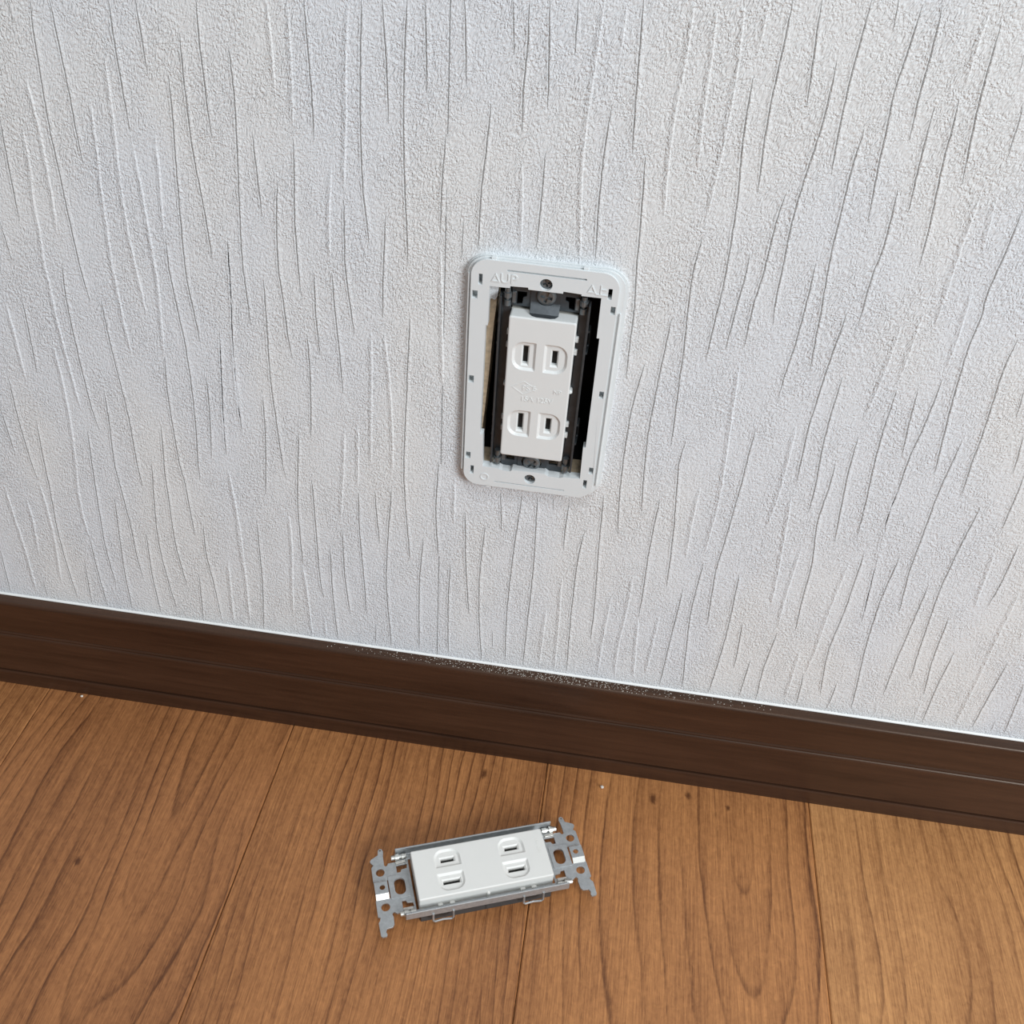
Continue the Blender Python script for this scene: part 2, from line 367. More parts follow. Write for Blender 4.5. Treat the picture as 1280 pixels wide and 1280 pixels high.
LINES = """D -217.5,407 -217.1,398.9
D -208.2,407.8 -209.8,394.3 -210.5,382.7 -211.3,370.6 -212,354.7 -212,338.9 -212.2,319.5 -212.1,298.1 -211.1,279.7
D -200.1,408.6 -200.1,390.7 -200,374.2 -200.4,360.1 -200.2,344.7
D -176.3,410.7 -176.7,400.5 -176.9,386 -176.9,372.5 -176.8,361
D -165.5,411.7 -165.4,398.5 -165.3,384.8
L -157.7,412.4 -157.8,407
D -141.4,413.9 -142.2,399.3 -142.2,387.1 -142.2,371.2 -141.7,362.2
D -149.7,401.5 -150.4,388.6 -150.8,371.1 -150.8,352.7 -149.5,333.4 -148.8,307
D -156.7,385.7 -157.5,369.6 -158.9,351.8 -160.3,331.2 -161.9,304.3 -161.5,287.2 -160.2,264.9
D -130.6,398.9 -130.6,378.8 -131.9,356.5 -133.5,334.3 -135.1,307.7 -134.9,300.8 -134.5,277.1
D -124.6,366.5 -124.3,349.6 -123.9,330.9
D -140.3,322.4 -141.3,306.9 -142.3,289.7 -143.8,272.6 -144.8,251.4 -145.4,222.9 -145.3,214.2
L -217.4,379.7 -216.6,365.1 -216.7,348.1 -217.7,328.2 -219.3,311
L -223.8,357.7 -224.6,342 -226.8,325.3 -227.5,311 -229.1,295.9 -228.9,288.9 -229.6,266.5 -229.2,242.8 -228.6,216.5
L -191.4,373.5 -192.4,355.9 -194.1,336.4 -195.3,316.8 -196.2,300.1 -196.1,287.9 -196.1,272 -195.5,253.3
L -182,390.1 -182.8,368.6 -184.5,346.4 -185.6,325.5 -185.3,301.4 -184.5,289.4 -184.5,275.8
L -176.7,356.7 -176.1,340.3 -176,324.7 -176,302.6 -176.1,293.6 -177.6,272.4 -179.2,254.5
D -179.2,254.5 -180.6,240.5 -181.4,218.7 -181.4,190.5 -180.4,178.9 -180.2,160.8 -179.9,142
L -166.1,362.1 -167,343.1 -168.9,322.8 -169.5,315.1
D -168.9,315.2 -169.7,300.4 -168.8,281 -167.8,260.6 -168.3,232.8 -169.6,211.7 -171.3,192.1 -171.6,181.7
D -233,360.1 -234.5,340.9 -235.9,315.8
D -245.5,313.7 -244.6,295
L -253.4,273.1 -253.4,253.2 -254.1,229.8
D -245,276.8 -245.8,258.7 -247.3,235.6
D -220.6,297 -222.6,279.2 -223.2,256.3 -223.2,234.3 -222.7,216.1 -221.6,205.6
D -205.4,280.4 -205.5,259.8 -204.8,239.3 -204.1,217.7 -204.8,186.7 -204.5,172.2
D -214.1,229.6 -215.3,209.7 -217.5,184.7 -217.2,171.5 -216.4,144.5 -216.9,121.7 -216,102.9
L -234.9,254.6 -234.7,235 -235.9,210.4 -239,181.2 -241.5,164.6 -242.6,145.8 -242.5,129.4
D -242.5,129.4 -243.1,109.1 -242.8,76.2
D -228,204 -230.2,182.6 -232.5,154.8 -234.4,124.7 -233.9,96.3
D -187.7,212.7 -189.9,189.1 -190.6,181.3 -191.2,163.2 -192.3,133.8 -190.3,102.9
D -159.7,245.8 -160.7,226.7 -163.5,197.3
D -150,270.7 -152.5,242.2 -154.7,215.3 -155.5,199.9
D -132.4,242.8 -132.9,227.2
D -273.1,211.1 -272.5,181.2
D -263.5,230.9 -264.7,207.3 -264.7,178.4 -263.6,166.6
D -255,206.2 -257.3,178.2 -258.3,161.8 -260.7,133.7 -261.2,110.5 -260.5,79.6
L -284.2,159 -284.3,135.6 -284.1,112.7 -285.3,79.9
L -273.6,152.2 -273.8,134.5 -276.5,110.9
L -263.3,165.2 -263.1,146.7 -263.8,125.6 -267.7,89.9
D -300.3,109.8 -302.8,76.6
D -196.7,188.4 -200.2,157.4 -202,132 -201.1,104.1 -199.4,82.9
D -222,160.8 -224.2,137.1 -226.5,108.9 -227.4,77.5
D -208,138.5 -210.1,108.8 -209.7,77.5
D -249.7,109.5 -252.2,77
D -174.4,148.8 -175.2,129.2 -173.7,104.4 -172.7,78
D -181.7,112.5 -184.1,76.6
L -155.4,187 -153.9,166.7 -154.5,140.5 -154,112.9 -155.1,81.5
L -163.1,125.3 -165.2,77.8
D -279.2,89.4 -279.4,77.7
L -113.9,416.4 -113.4,404.2 -113.5,389.9 -113.5,380.6
L -105.9,417.1 -105.9,402.7 -106.5,383.7 -107.2,370
D -107.6,365 -108.6,347.9 -109.6,332.6 -109.7,310.9 -109.6,302.1 -109.1,295.1
D -99.6,417.7 -99.4,403.3 -98.9,386 -99,366
D -115.5,347.1 -117.1,336.2 -118.8,309.8 -117.9,291.9 -117.1,272 -115.9,262.3
L -82.3,419.2 -84.4,397.3 -85.4,373.9 -87.5,345.9
D -87.7,342.4 -88.5,313.5 -87.3,296.9 -85.7,279.5
L -92.2,356.6 -94.3,334.4 -95.1,312.7
D -77.6,419.6 -78.8,397.9 -79.6,374.5 -79.5,349.4 -78.3,333.6 -77.4,323.5
D -70,420.3 -69,404 -68.3,386.8 -68.3,375.7
D -60.6,421.2 -61.7,399.6 -62.2,376.4 -61.8,351.5 -60.6,317
D -53.9,421.8 -53.3,404.1 -52.9,389.1
D -45.1,374.2 -46.4,353.2 -46.6,332.8
D -39.2,423.1 -38.3,405.5 -37.5,392.9
D -37,338.5 -37.4,322.8
D -140.6,322.4 -141.8,297.9 -144.4,266 -145.6,237.3 -145.1,214.3
D -70.2,336.4 -71.9,306.9 -72.2,289.7
D -126.1,300.9 -126.8,279.2 -127.6,248.1 -126.7,218.4 -126,199.4 -124.7,190.7
D -150.1,271.8 -153,236.3 -155.5,199.9
D -102.8,307.9 -103.2,283.5 -102.3,266.4
D -94.7,308.9 -94,286.8 -93,265.5 -92.4,246.4
D -108,276.4 -108,254.4 -109.9,218.5
D -132.8,241.6 -133,223.6 -134.9,197.9 -136.8,177.9
L -77.4,281.7 -78.2,253 -79.7,206.8
L -71.7,282.5 -69.7,258.8 -68.6,231 -68.7,208.6 -69.5,199.8
D -59.8,291.4 -61.4,255.5 -63.1,209.5 -62.7,187.6 -61.2,162.9 -60.2,145.6
L -46.5,326.4 -45.4,300.4 -44.2,258
D -116,220.4 -119.5,180.8 -120.2,155.4 -120.2,131.6
L -92.3,226.5 -93.9,202.3 -97.1,166.6
L -85.5,229.9 -86.9,190.3
D -87,187.6 -87.3,161.2 -86.1,128.7 -85.3,100.2
D -78.3,190.4 -77.6,171.4 -76.6,154.5
D -69.7,191.8 -72.1,158.1 -73.5,128 -72.7,104.3 -71.3,76.9
L -155.2,191.1 -153.8,165.3 -153.6,136.2 -154.2,108.1 -154.8,81.5
L -162.9,126.9 -164.9,77.8
D -173.6,97.9 -172.5,77.2
D -143.6,157.1 -144.3,130.3 -144.9,111.4 -147.7,76.1
L -125.1,166 -125.2,142.8 -127.2,113.2 -128.3,91.8
D -111.3,191.6 -111.1,157 -111.2,127.2 -109.9,108.5
L -120.2,131.6 -119,114.7 -118,76
D -104,146.6 -104.4,115.9 -103.2,76.5
D -96.8,161 -96.7,126.8 -94.9,98.3
D -52.9,163 -55,128.4 -54.9,77.7
D -45.5,214 -46.6,183.6 -45,151.4
D -38.2,146.7 -38.8,119 -37.9,77.7
D -31.4,184.8 -29.9,148.2 -27,111.7
L -37,205.1 -36.7,174.3
D -80.1,93 -80.7,77.6
L -109.6,93.8 -110,75.1
D -21.6,424.7 -19.9,406.6
D -27.7,387.8 -28.9,368.6 -30.2,350.7 -30.4,327.4
D -15.5,423.9 -15.2,409.2 -15.7,392.9 -14.9,378.2
L -14.1,366.9 -12.9,348.4 -12.1,327.8
D -8.2,425.9 -7.1,408.5 -5.8,388.5
D 2,426.8 2.6,408
D -5.3,371.2 -5.4,353.6 -5.8,331.3
L 11.5,427.7 11,411.7 10.1,395.5 9.7,377.6 10.3,359.6 13.1,327.2
L 19.6,428.4 19.6,418.1 19.2,406.7
D 18.4,391.8 17.6,375.3 17.9,352 19.2,328.9
D 25.1,428.9 26.3,408.1 27.3,389.6 28.6,374.1
D 33.7,373.8 34.9,355.7 36.1,338.3 36.5,328.6 38.2,309.8 38.7,289.7 39.4,273.8
L 43.3,430.6 43.4,408.4 42.7,393.5 43,374.8 44.7,350.8
L 51.5,429.3 52.5,412.1 53.2,391.6 54.8,371.3
L 60.5,432.1 62.1,415.7 62.8,398.2 62.7,379.6 61.6,351.3
D 61.2,344.3 60.1,328.8 60.7,312.7 62.2,292.9 63.1,274 64.3,251.8 64.8,240.2
D 54.7,306.1 53.9,282.4 53.5,263.8 53.5,240.8 55.4,214.1 56.7,199.4
D 46.6,282.4 44.1,260.2 43.8,236.9 44.5,212.3 45.9,193.6 47.3,182.9
D 71.3,244.7 70.1,231.4 71.5,216.7 74.6,185 76.6,152.6
D 68.5,406.8 69.4,384.1 71.8,362.8 72.5,351.6 73.4,328.6 73.1,309.5 72.6,288.2
D 81.3,339.7 81.4,328.7 80.6,311.5 80,294.4
D 96.8,414.8 97.2,399.1 96.5,383.3 95.5,371.5 94.8,352.1 95.5,337.8 96,320.3 97.3,308.8
D 90.1,366 88.7,352.9 88.5,333.3 87.4,316.3 87.6,296.5
D 112.7,392.5 112.1,379.2 112.5,361.5 113.2,341.6 115.4,318 116.7,300.5 117.9,288.3
D 108.2,338.5 108.7,319.1 108.6,301.4 107.8,285.8 107.7,274
L 87.7,289.2 89,269.1 90.6,246.6 92.5,221.5 92.8,199 91.9,178.5
D 92.6,171.6 92,151.1 92.4,129.8 97.1,77.7
D 101.4,256.4 101,235.2 101.2,226.5 100.2,187.4 99.6,165.4 102.1,128.6
L 118.9,261.3 119.5,242.9 119.8,224.8 118.7,197.7
D 126,318.5 124.8,294.5 124.3,273.2 124.3,256.5 126,229.5
D 132.2,288.3 132.2,265.6 133.4,244 135.2,227.3 135.6,211.7
D 140.8,242.8 141.4,229.6 141.3,206.8 145,181.1 146.1,157.1 147.9,133.7
D -20.7,176.5 -22.1,144.6 -21.5,115.3 -18.5,76.7
D -13.9,199.3 -12,173.9
L -19.5,197 -20.2,187.6
D -3,199.8 -4.9,163.8 -6,116.8 -4.7,78.7
D 4.6,199.8 6.1,154.3 5.8,112.7 5.7,77.4
D 20.8,198.6 20.3,178.2 21.1,167.1
D 30.5,182.7 28.8,162.8 29.2,120.5 31,77.5
D 37.1,206.5 38.6,171.7 40.9,132.2 41.6,105.2
D 12.5,201.1 13.5,193.3
D 64.6,208.6 64.1,179 64.8,151.9 65.5,127.6
L 65.7,126.1 69.4,78.7
L 22,148.3 23.3,116.1 24.3,76.1
L 15.8,124.2 15.2,77.7
L 49.4,140 48.7,108.3 48.8,77.8
L 58.7,156.7 58.7,127.9 57.6,101.8 58.8,78.2
L 76.6,131.4 76,105.6 75.7,83.5
D 85.4,151.3 84.7,118.8 84.4,76.7
L 82.6,219.2 82.6,193.2 83.5,172.7
D -13.2,100.7 -12.6,87.4
L 69.1,432.9 68.8,418 68.5,412.9
D 76.8,433.6 77,415.4 76.8,397.9 77.6,381.2 79.2,364.7
D 86.7,434.5 87.7,420.7 89.1,408 90,398.3
D 103.3,436 103,417.9 103.2,402.4 104,386.9 105.1,374.6
D 112.4,436.8 113.1,427.2
D 120.7,436 120.2,422.1 119.5,406.7 120.4,396 121.4,381.2 122.7,366.7 123.7,357.7
D 127.3,436.6 128.2,420.4 128.5,406.7 129.8,390.6
D 135,403 135.5,391.2 136.5,376.2 137.5,363.4
D 142.8,406.4 143.8,393.9 144.3,383.8 146.4,365.4 147.7,352.2 148.5,341.7
D 131.2,371.7 132.4,349.3 131.5,335.2 131.8,319.3 132.2,312.4
L 143.4,438.8 143.2,426 143.4,410
D 148.4,432.9 149.2,414.8 150.4,401 152.4,385.6 153.8,376.2
D 165.5,406.1 166.6,388.1
D 179,369.3 178.7,351.9 177.9,333.4 179.1,324.5 178.9,308 180.4,287.8 182.3,269.8 185.5,243.9
L 162.2,373.2 161.9,351.9 162.7,323.5
L 162.4,336.2 162.6,317.5
L 168,373.9 170.3,349.8
L 172.1,336.5 173.3,313.1 173.5,298.2
D 159.5,423.4 160.1,417.6
D 146.9,258.7 147.6,240.1 149.2,223.3 152.2,196.6
D 156.4,284.3 156.7,261.3 157.9,244.2 160.1,222.6 161.7,202.3
L 149.4,316.7 149.2,302.9 148.4,284.2 147,266.6
L 156.6,323.4 156.3,307.8 156,288.4
D 165,286.6 166.7,266.2 168.6,250.6
D 173.4,293 173.3,278.2 173,265 172,250 172.5,229.6 172.3,217.1 174.5,199.2 175,190.2 177.1,168.7 179.2,143.9
D 196.9,315.4 196.1,301.4 197.5,284 199,265.7 199.5,250.9 201.2,233.2
D 191.6,263.4 190.6,241.2 190.8,222.8 191.5,203.6 192.3,182.6 195.3,156.9
D 207.8,292.9 209.6,278.3
D 216,269.4 218.8,249.3
D 224,249 224.6,233.5 225.2,217.3
D 211.5,228.8 210.3,203.6 210,176.8 211.6,150.4 213.5,126.5 215.3,108.8
L 125.8,220.8 129.3,185.5 132.1,148.5
D 111.5,167.6 113.3,122.6 112.3,76.4
D 119.9,134.2 122.4,98.8
D 129.6,106.9 129.5,76.7
L 137.9,188.8 137.8,157.4 138.9,133.9
D 139.1,129.9 137.9,102.1 139.1,75.4
L 162.8,184.4 161.7,152.3 161.8,124.1 161,103.7
D 159.9,102.4 161.7,75.8
L 154.1,120.5 155,78.9
D 167.9,192.4 168.8,151.8 168.2,121.3 172.4,87.3
D 178.8,99.9 178.7,77.2
D 172.3,236.6 172.9,208.9 175.2,184.9 178.2,157.5 179.4,144
D 185,192 184.2,162.5 186,129.1 189.1,102.1 191.4,80
D 203.8,177.4 203.9,148.9 204.1,120.3 205.1,94.5
L 204.3,89.8 205.8,76.3
D 220.1,157.9 222,124.1 225.6,98.9
D 230.6,134.2 230.3,104.4 231.5,77.5
L 226.2,94.6 227,77.6
L 247.5,180.2 247.8,151.7 248.9,117.1 249.7,78.1
L 227,204.9 230.2,165.7
D 235.9,209.9 236.5,187.2 235.8,168.7
D 259,131.8 258.3,106.1 258.3,78.9
D 272.4,117.9 276.1,78.4
L 257.7,157.6 259.2,148.1
D 268.3,85.9 268.9,77.9"""
allines = []
for ln in LINES.split('\n'):
    w = ln.split(' '); allines.append((w[0], [tuple(float(c) for c in q.split(',')) for q in w[1:]]))
# the same wallpaper pattern carries on around the part in view
QUAD = [(-234, 424), (165, 462), (312, 60), (-330, 58)]
def in_view(x, z):
    return all((q[0] - p[0]) * (z - p[1]) - (q[1] - p[1]) * (x - p[0]) < 0 for p, q in zip(QUAD, QUAD[1:] + QUAD[:1]))
for i in range(520):
    x = random.uniform(-700, 700); z = random.uniform(74, 900); L = random.uniform(18, 95)
    pts = []; dx = random.uniform(-0.1, 0.1); bend = random.uniform(-0.04, 0.04)
    for k in range(5):
        t = k / 4; pts.append((x + dx * L * t + bend * L * t * t + random.uniform(-0.4, 0.4), z - L * t))
    if pts[-1][1] < 74 or any(in_view(px, pz) for px, pz in pts): continue
    allines.append(('L' if random.random() < 0.3 else 'D', pts))
DP = [(-1.6, -0.03), (-0.52, 0.20), (-0.21, 0.07), (0.21, 0.07), (0.52, 0.26), (2.2, -0.03)]      # a crease between two soft swells
LP = [(-2.2, -0.03), (-0.55, 0.36), (-0.10, 0.44), (0.28, 0.24), (0.60, -0.03)]                   # a ridge, steep on the right
rel = [bmesh.new(), bmesh.new()]
for kind, pts in allines:
    prof = DP if kind == 'D' else LP
    # resample along a smooth curve
    P = [Vector((x, z)) for x, z in pts]; dense = []
    for i in range(len(P) - 1):
        p0 = P[max(i - 1, 0)]; p1 = P[i]; p2 = P[i + 1]; p3 = P[min(i + 2, len(P) - 1)]
        n = max(2, int((p2 - p1).length / 2.4))
        for k in range(n):
            t = k / n
            dense.append(0.5 * ((2 * p1) + (p2 - p0) * t + (2 * p0 - 5 * p1 + 4 * p2 - p3) * t * t + (3 * p1 - p0 - 3 * p2 + p3) * t ** 3))
    dense.append(P[-1])
    side = 0 if P[0].x < SEAMX else 1
    bm = rel[side]; prev = None; m = len(dense)
    for i, p in enumerate(dense):
        f = min(1.0, (i + 0.15) / 4.0, (m - 1 - i + 0.15) / 4.0)
        jx = random.uniform(-0.12, 0.12)
        row = [bm.verts.new((p.x + jx + a * (0.45 + 0.55 * f), -h * f if h > 0 else 0.03, p.y)) for a, h in prof]
        if prev:
            for q in range(len(row) - 1): 
                fc = bm.faces.new((prev[q], prev[q + 1], row[q + 1], row[q]))
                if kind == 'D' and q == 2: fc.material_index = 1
        prev = row
for s, bm in zip(strips, rel):
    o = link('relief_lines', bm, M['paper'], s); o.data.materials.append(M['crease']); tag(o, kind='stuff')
# the dark steel box in the cut-out
bm = bmesh.new()
prism(bm, rect(-27, 33, -55 + ZC, 55 + ZC), [rect(-26, 32, -54 + ZC, 54 + ZC)], -50, -13.2)
prism(bm, rect(-27, 33, -55 + ZC, 55 + ZC), [], -51, -50)
bmesh.ops.transform(bm, matrix=ZW, verts=bm.verts)
link('outlet_box', bm, M['box'], wall)

# ---- baseboard and the bead of sealant above it
bprof = [(0, 0.0), (-7.0, 0.0), (-7.2, 1.5), (-7.0, 10.4), (-6.6, 11.3), (-3.2, 11.8), (-3.2, 13.3), (-6.7, 13.4), (-7.0, 13.8), (-7.0, 44.2), (-6.7, 45.0), (-6.2, 45.6), (-6.5, 46.4),
         (-6.7, 47.0), (-6.1, 48.2), (-6.0, 48.9), (-6.9, 49.4), (-7.1, 50.0), (-7.1, 71.9), (-6.98, 72.5), (-6.72, 73.0), (-6.35, 73.4), (-5.85, 73.65), (-5.2, 73.74), (0, 74.0)]
bm = bmesh.new()
r0 = [bm.verts.new((XL, y - 0.45, z)) for y, z in bprof]; r1 = [bm.verts.new((XR, y - 0.45, z)) for y, z in bprof]
bridge(bm, r0, r1); cap(bm, [r0]); cap(bm, [r1])
tag(link('baseboard_back', bm, M['base']), kind='structure')
bm = bmesh.new()
cp = [(-0.02, 73.9), (-0.85, 73.9), (-0.75, 74.4), (-0.35, 74.9), (-0.02, 75.1)]
r0 = [bm.verts.new((XL, y - 0.0, z)) for y, z in cp]; r1 = [bm.verts.new((XR, y, z)) for y, z in cp]
bridge(bm, r0, r1); cap(bm, [r0]); cap(bm, [r1])
tag(link('trim_1', bm, M['caulk']), kind='structure')

# ================================================================== the white mounting frame on the wall
frame = tag(empty('plate_frame', (0, 0, ZC)), 'white plastic mounting frame screwed to the wallpaper around the open outlet cutout', 'frame')
ZO = -0.4
opening = [(-24, 47.4), (-24, 28.6), (-25, 28.6), (-25, -29.4), (-23.6, -29.4), (-22.9, -48.0), (-15, -48.3), (-13.5, -49.0), (-9.5, -49.1), (-8.6, -48.1), (5.5, -47.8), (7.5, -47.9), (9.0, -49.0), (14.6, -49.2), (16.5, -48.4), (24.6, -48.0),
           (24.2, -29.6), (25.4, -29.4), (25.2, 28.8), (24.0, 28.8), (23.8, 47.9), (15.3, 47.9), (15.3, 48.6), (7.6, 48.9), (7.5, 47.9), (-7.4, 47.9), (-7.5, 48.8), (-15.2, 48.5), (-15.2, 47.6)]
def fob(name, fn, mat=None, b=0.0, parent=frame):
    bm = bmesh.new(); fn(bm); bmesh.ops.transform(bm, matrix=ZW, verts=bm.verts)
    o = link(name, bm, mat or M['white'], parent)
    return bev(o, b) if b else o
vslots = [rrect(sx - 0.85, sx + 0.85, z - 2.5, z + 2.5, 0.1, 1) for sx in (-28.1, 27.3) for z in (50.1, -50.9)]
notch = [rect(a, c, z - 1.9, z + 1.9) for a, c in ((-31.5, -29.1), (28.4, 30.4)) for z in (42.7, 0.3, -42.5)]
sholes = [circ(0, 51.0, 2.75, 18), circ(0.4, -52.3, 2.75, 18)]
slits = [rect(-16.9, 16.9, 55.05, 55.85), rect(-16.8, 17.6, -56.6, -56.1)]
open_in = [(x * 0.985, z * 0.99) for x, z in opening]
fob('back_flange', lambda bm: prism(bm, rrect(-35, 35, -60, 60, 9.5, 8), [opening] + sholes + vslots, 0.0, 1.2), b=0.2)
fob('rim_step', lambda bm: (prism(bm, rrect(-33.0, 32.6, -58.6, 58.6, 7.8, 8), [opening] + sholes + vslots + notch, 1.2, 1.85),
                            prism(bm, rrect(-34.1, 33.7, -59.8, 59.8, 8.9, 8), [opening] + sholes + vslots + notch, 1.85, 3.0)), b=0.15)
def front(bm):
    # clip pockets bitten out of the outer edge, as seen along the rim
    out = rrect(-32.2, 31.0, -59.5, 59.4, 7.4, 8)
    prism(bm, rrect(-31.55, 30.7, -58.5, 58.4, 6.7, 8), [opening] + sholes + vslots + notch, 3.0, 3.6)
    prism(bm, out, [opening] + sholes + vslots + notch + slits, 3.6, 5.0)
fob('front_plate', front, b=0.2)
for a in (-33.6, 32.4):                                              # raised lip beside the plate along both long sides
    fob('side_rib', lambda bm: box(bm, a, a + 0.6, -52, 52 if a < 0 else 41, 2.9, 4.0), b=0.15)
for x in (-21.3, 17.6):                                              # clip pockets on the upper and lower edges
    fob('edge_clip', lambda bm: box(bm, x - 2.6, x - 0.4, 59.0, 60.3, 2.2, 4.4), b=0.15)
    fob('edge_clip', lambda bm: box(bm, x + 0.6, x + 2.4, -60.4, -59.2, 2.2, 5.0), b=0.15)
fob('edge_clip', lambda bm: box(bm, -2.5, 3.6, -60.3, -59.3, 1.6, 4.3), b=0.15)
fob('boss', lambda bm: prism(bm, circ(-21.8, -54.2, 2.1, 20), [circ(-21.8, -54.2, 1.55, 20)], 5.0, 5.25))
mx_front = lambda x, z: Matrix.Translation((x, -5.08, z)) @ Matrix.Rotation(math.pi / 2, 4, 'X')
bm = bmesh.new(); merge(bm, text_mesh('UP', 6.2, 0.42), mx_front(-16.0, 51.6)); link('raised_lettering', bm, M['white'], frame)
def tri(bm, cx, cz):
    a = [(cx - 1.9, cz - 1.8), (cx + 1.9, cz - 1.8), (cx, cz + 2.0)]; b = [(cx - 1.2, cz - 1.35), (cx + 1.2, cz - 1.35), (cx, cz + 1.05)]
    prism(bm, a, [b], 4.9, 5.3)
fob('raised_mark', lambda bm: tri(bm, -21.6, 51.7))
fob('raised_mark', lambda bm: tri(bm, 19.4, 51.7))
def kanji(bm):                                                       # the Japanese character for "up"
    box(bm, 23.0, 23.45, 49.6, 53.8, 4.9, 5.3); box(bm, 23.45, 25.6, 51.7, 52.1, 4.9, 5.3); box(bm, 21.2, 26.4, 49.25, 49.65, 4.9, 5.3)
fob('raised_lettering', kanji)
for (x, z), rr in zip(((0, 51.0), (0.4, -52.3)), (0.3, 0.9)):
    cross_screw('frame_screw', frame, x, z, 2.0, 2.65, mat=M['darknickel'], rot=rr, xf=ZW)
for c in frame.children: c.location.z += ZO * S

# ================================================================== the double outlet
def d_shape(u0, u1, v0, v1, r, ins=0.0):
    """flat towards the middle line, rounded away from it (v0 is the flat side when v0 < v1 in size)"""
    if abs(v0) < abs(v1):
        lo, hi = (v0, v1)
    else:
        lo, hi = (v1, v0)
    if hi > 0: p = rrect(u0 + ins, u1 - ins, lo + ins, hi - ins, [0.6, 0.6, max(r - ins, 0.6), max(r - ins, 0.6)], 6)
    else:      p = rrect(u0 + ins, u1 - ins, hi + ins, lo - ins, [max(r - ins, 0.6), max(r - ins, 0.6), 0.6, 0.6], 6)
    return p
U0, VW = 36.75, 14.7
def outlet(name, mw, label, in_wall):
    FC = M['face'] if in_wall else M['loose']
    ZN, BR = (M['shadesteel'], M['darknickel']) if in_wall else (M['zinc'], M['bright'])
    root = bpy.data.objects.new(name, None); COL.objects.link(root); root.empty_display_size = 0.02
    root.matrix_world = mw
    tag(root, label, 'outlet')
    def ob(nm, fn, mat, b=0.0, parent=root, smooth=False):
        bm = bmesh.new(); fn(bm); o = link(nm, bm, mat, parent, smooth)
        return bev(o, b) if b else o
    # --- white cover with four recessed blade slots
    def cover(bm):
        top = 19.0
        dsh, din, dso, dsi = [], [], [], []
        for cu in (-17.8, 17.8):
            for sv, ln in ((1, 7.2), (-1, 9.0)):
                dsh.append(d_shape(cu - 7.2, cu + 7.2, sv * 1.75, sv * 12.3, 5.2))
                din.append(d_shape(cu - 7.2, cu + 7.2, sv * 1.75, sv * 12.3, 5.2, 1.15))
                dso.append(rect(cu - ln / 2 - 0.8, cu + ln / 2 + 0.8, sv * 6.5 - 1.75, sv * 6.5 + 1.75))
                dsi.append(rect(cu - ln / 2, cu + ln / 2, sv * 6.5 - 1.15, sv * 6.5 + 1.15))
        e2 = ring(bm, rrect(-U0, U0, -VW, VW, 0.9, 3), top - 0.55); e1 = ring(bm, rrect(-U0 + 0.2, U0 - 0.2, -VW + 0.2, VW - 0.2, 0.9, 3), top - 0.18)
        e0 = ring(bm, rrect(-U0 + 0.6, U0 - 0.6, -VW + 0.6, VW - 0.6, 0.9, 3), top)
        eb = ring(bm, rrect(-U0, U0, -VW, VW, 0.9, 3), 11.4); ei = ring(bm, rrect(-U0 + 1, U0 - 1, -VW + 1, VW - 1, 0.9, 3), 11.4)
        a = [ring(bm, p, top) for p in dsh]; b = [ring(bm, p, top - 0.95) for p in din]
        c = [ring(bm, p, top - 0.95) for p in dso]; d = [ring(bm, p, top - 1.7) for p in dsi]; e = [ring(bm, p, top - 5.2) for p in dsi]
        cap(bm, [e0] + a); bridge(bm, e0, e1); bridge(bm, e1, e2); bridge(bm, e2, eb); bridge(bm, eb, ei)
        for k in range(4):
            bridge(bm, a[k], b[k]); cap(bm, [b[k], c[k]]); bridge(bm, c[k], d[k]); bridge(bm, d[k], e[k])
    cov = ob('cover', cover, FC)
    for cu in (-17.8, 17.8):
        for sv, ln in ((1, 7.2), (-1, 9.0)):
            ob('contact', lambda bm: box(bm, cu - ln / 2 - 0.3, cu + ln / 2 + 0.3, sv * 6.5 - 1.4, sv * 6.5 + 1.4, 13.0, 15.3), M['black'], parent=cov)
    # raised marking
    bm = bmesh.new()
    if in_wall:
        rz = Matrix.Rotation(math.pi / 2, 4, 'Z')                    # reads along v with the text's top towards -u
        merge(bm, text_mesh('15A 125V', 3.7, 0.3), Matrix.Translation((4.2, 0.2, 19.03)) @ rz)
        merge(bm, text_mesh('PS E', 3.6, 0.3), Matrix.Translation((-1.6, -3.6, 19.03)) @ rz)
        merge(bm, text_mesh('NP', 3.0, 0.3), Matrix.Translation((-1.2, 9.4, 19.03)) @ rz)
        dm = bmesh.new()
        prism(dm, [(-1.6, -11.6), (2.2, -6.0), (-1.6, 0.2), (-5.2, -6.0)], [[(-1.6, -10.8), (1.7, -6.0), (-1.6, -0.6), (-4.7, -6.0)]], 18.9, 19.12)
        merge(bm, dm)
    else:
        rz = Matrix.Rotation(-math.pi / 2, 4, 'Z')
        merge(bm, text_mesh('15A 125V', 2.3, 0.2), Matrix.Translation((32.6, 4.0, 19.02)) @ rz)
    link('raised_lettering', bm, FC, cov)
    # --- lower housing
    ob('base_block', lambda bm: (box(bm, -36.5, 36.5, -14.7, 14.7, 7.6, 10.8), box(bm, -35.5, 35.5, -13.4, 13.4, 10.8, 11.9)), M['cream'], 0.2)
    ob('housing', lambda bm: (box(bm, -36, 36, -16.2, 16.2, 0.0, 7.7), box(bm, -0.8, 0.8, -16.6, 16.6, 0.6, 7.5)), M['dark'], 0.4)
    for sv in (1, -1):
        for u in (-25.4, -19.0, 19.6, 25.8):
            ob('locking_tab', lambda bm: box(bm, u - 1.4, u + 1.4, *sorted((sv * 14.4, sv * 16.0)), 8.6, 12.6), FC, 0.35)
        ob('locking_tab', lambda bm: lathe(bm, [(0.5, 9.2), (0.95, 9.6), (0.95, 14.2), (0.5, 14.8)], 0.6, sv * 15.0, 14), FC)
    # --- zinc-plated strap
    dv = 0.6
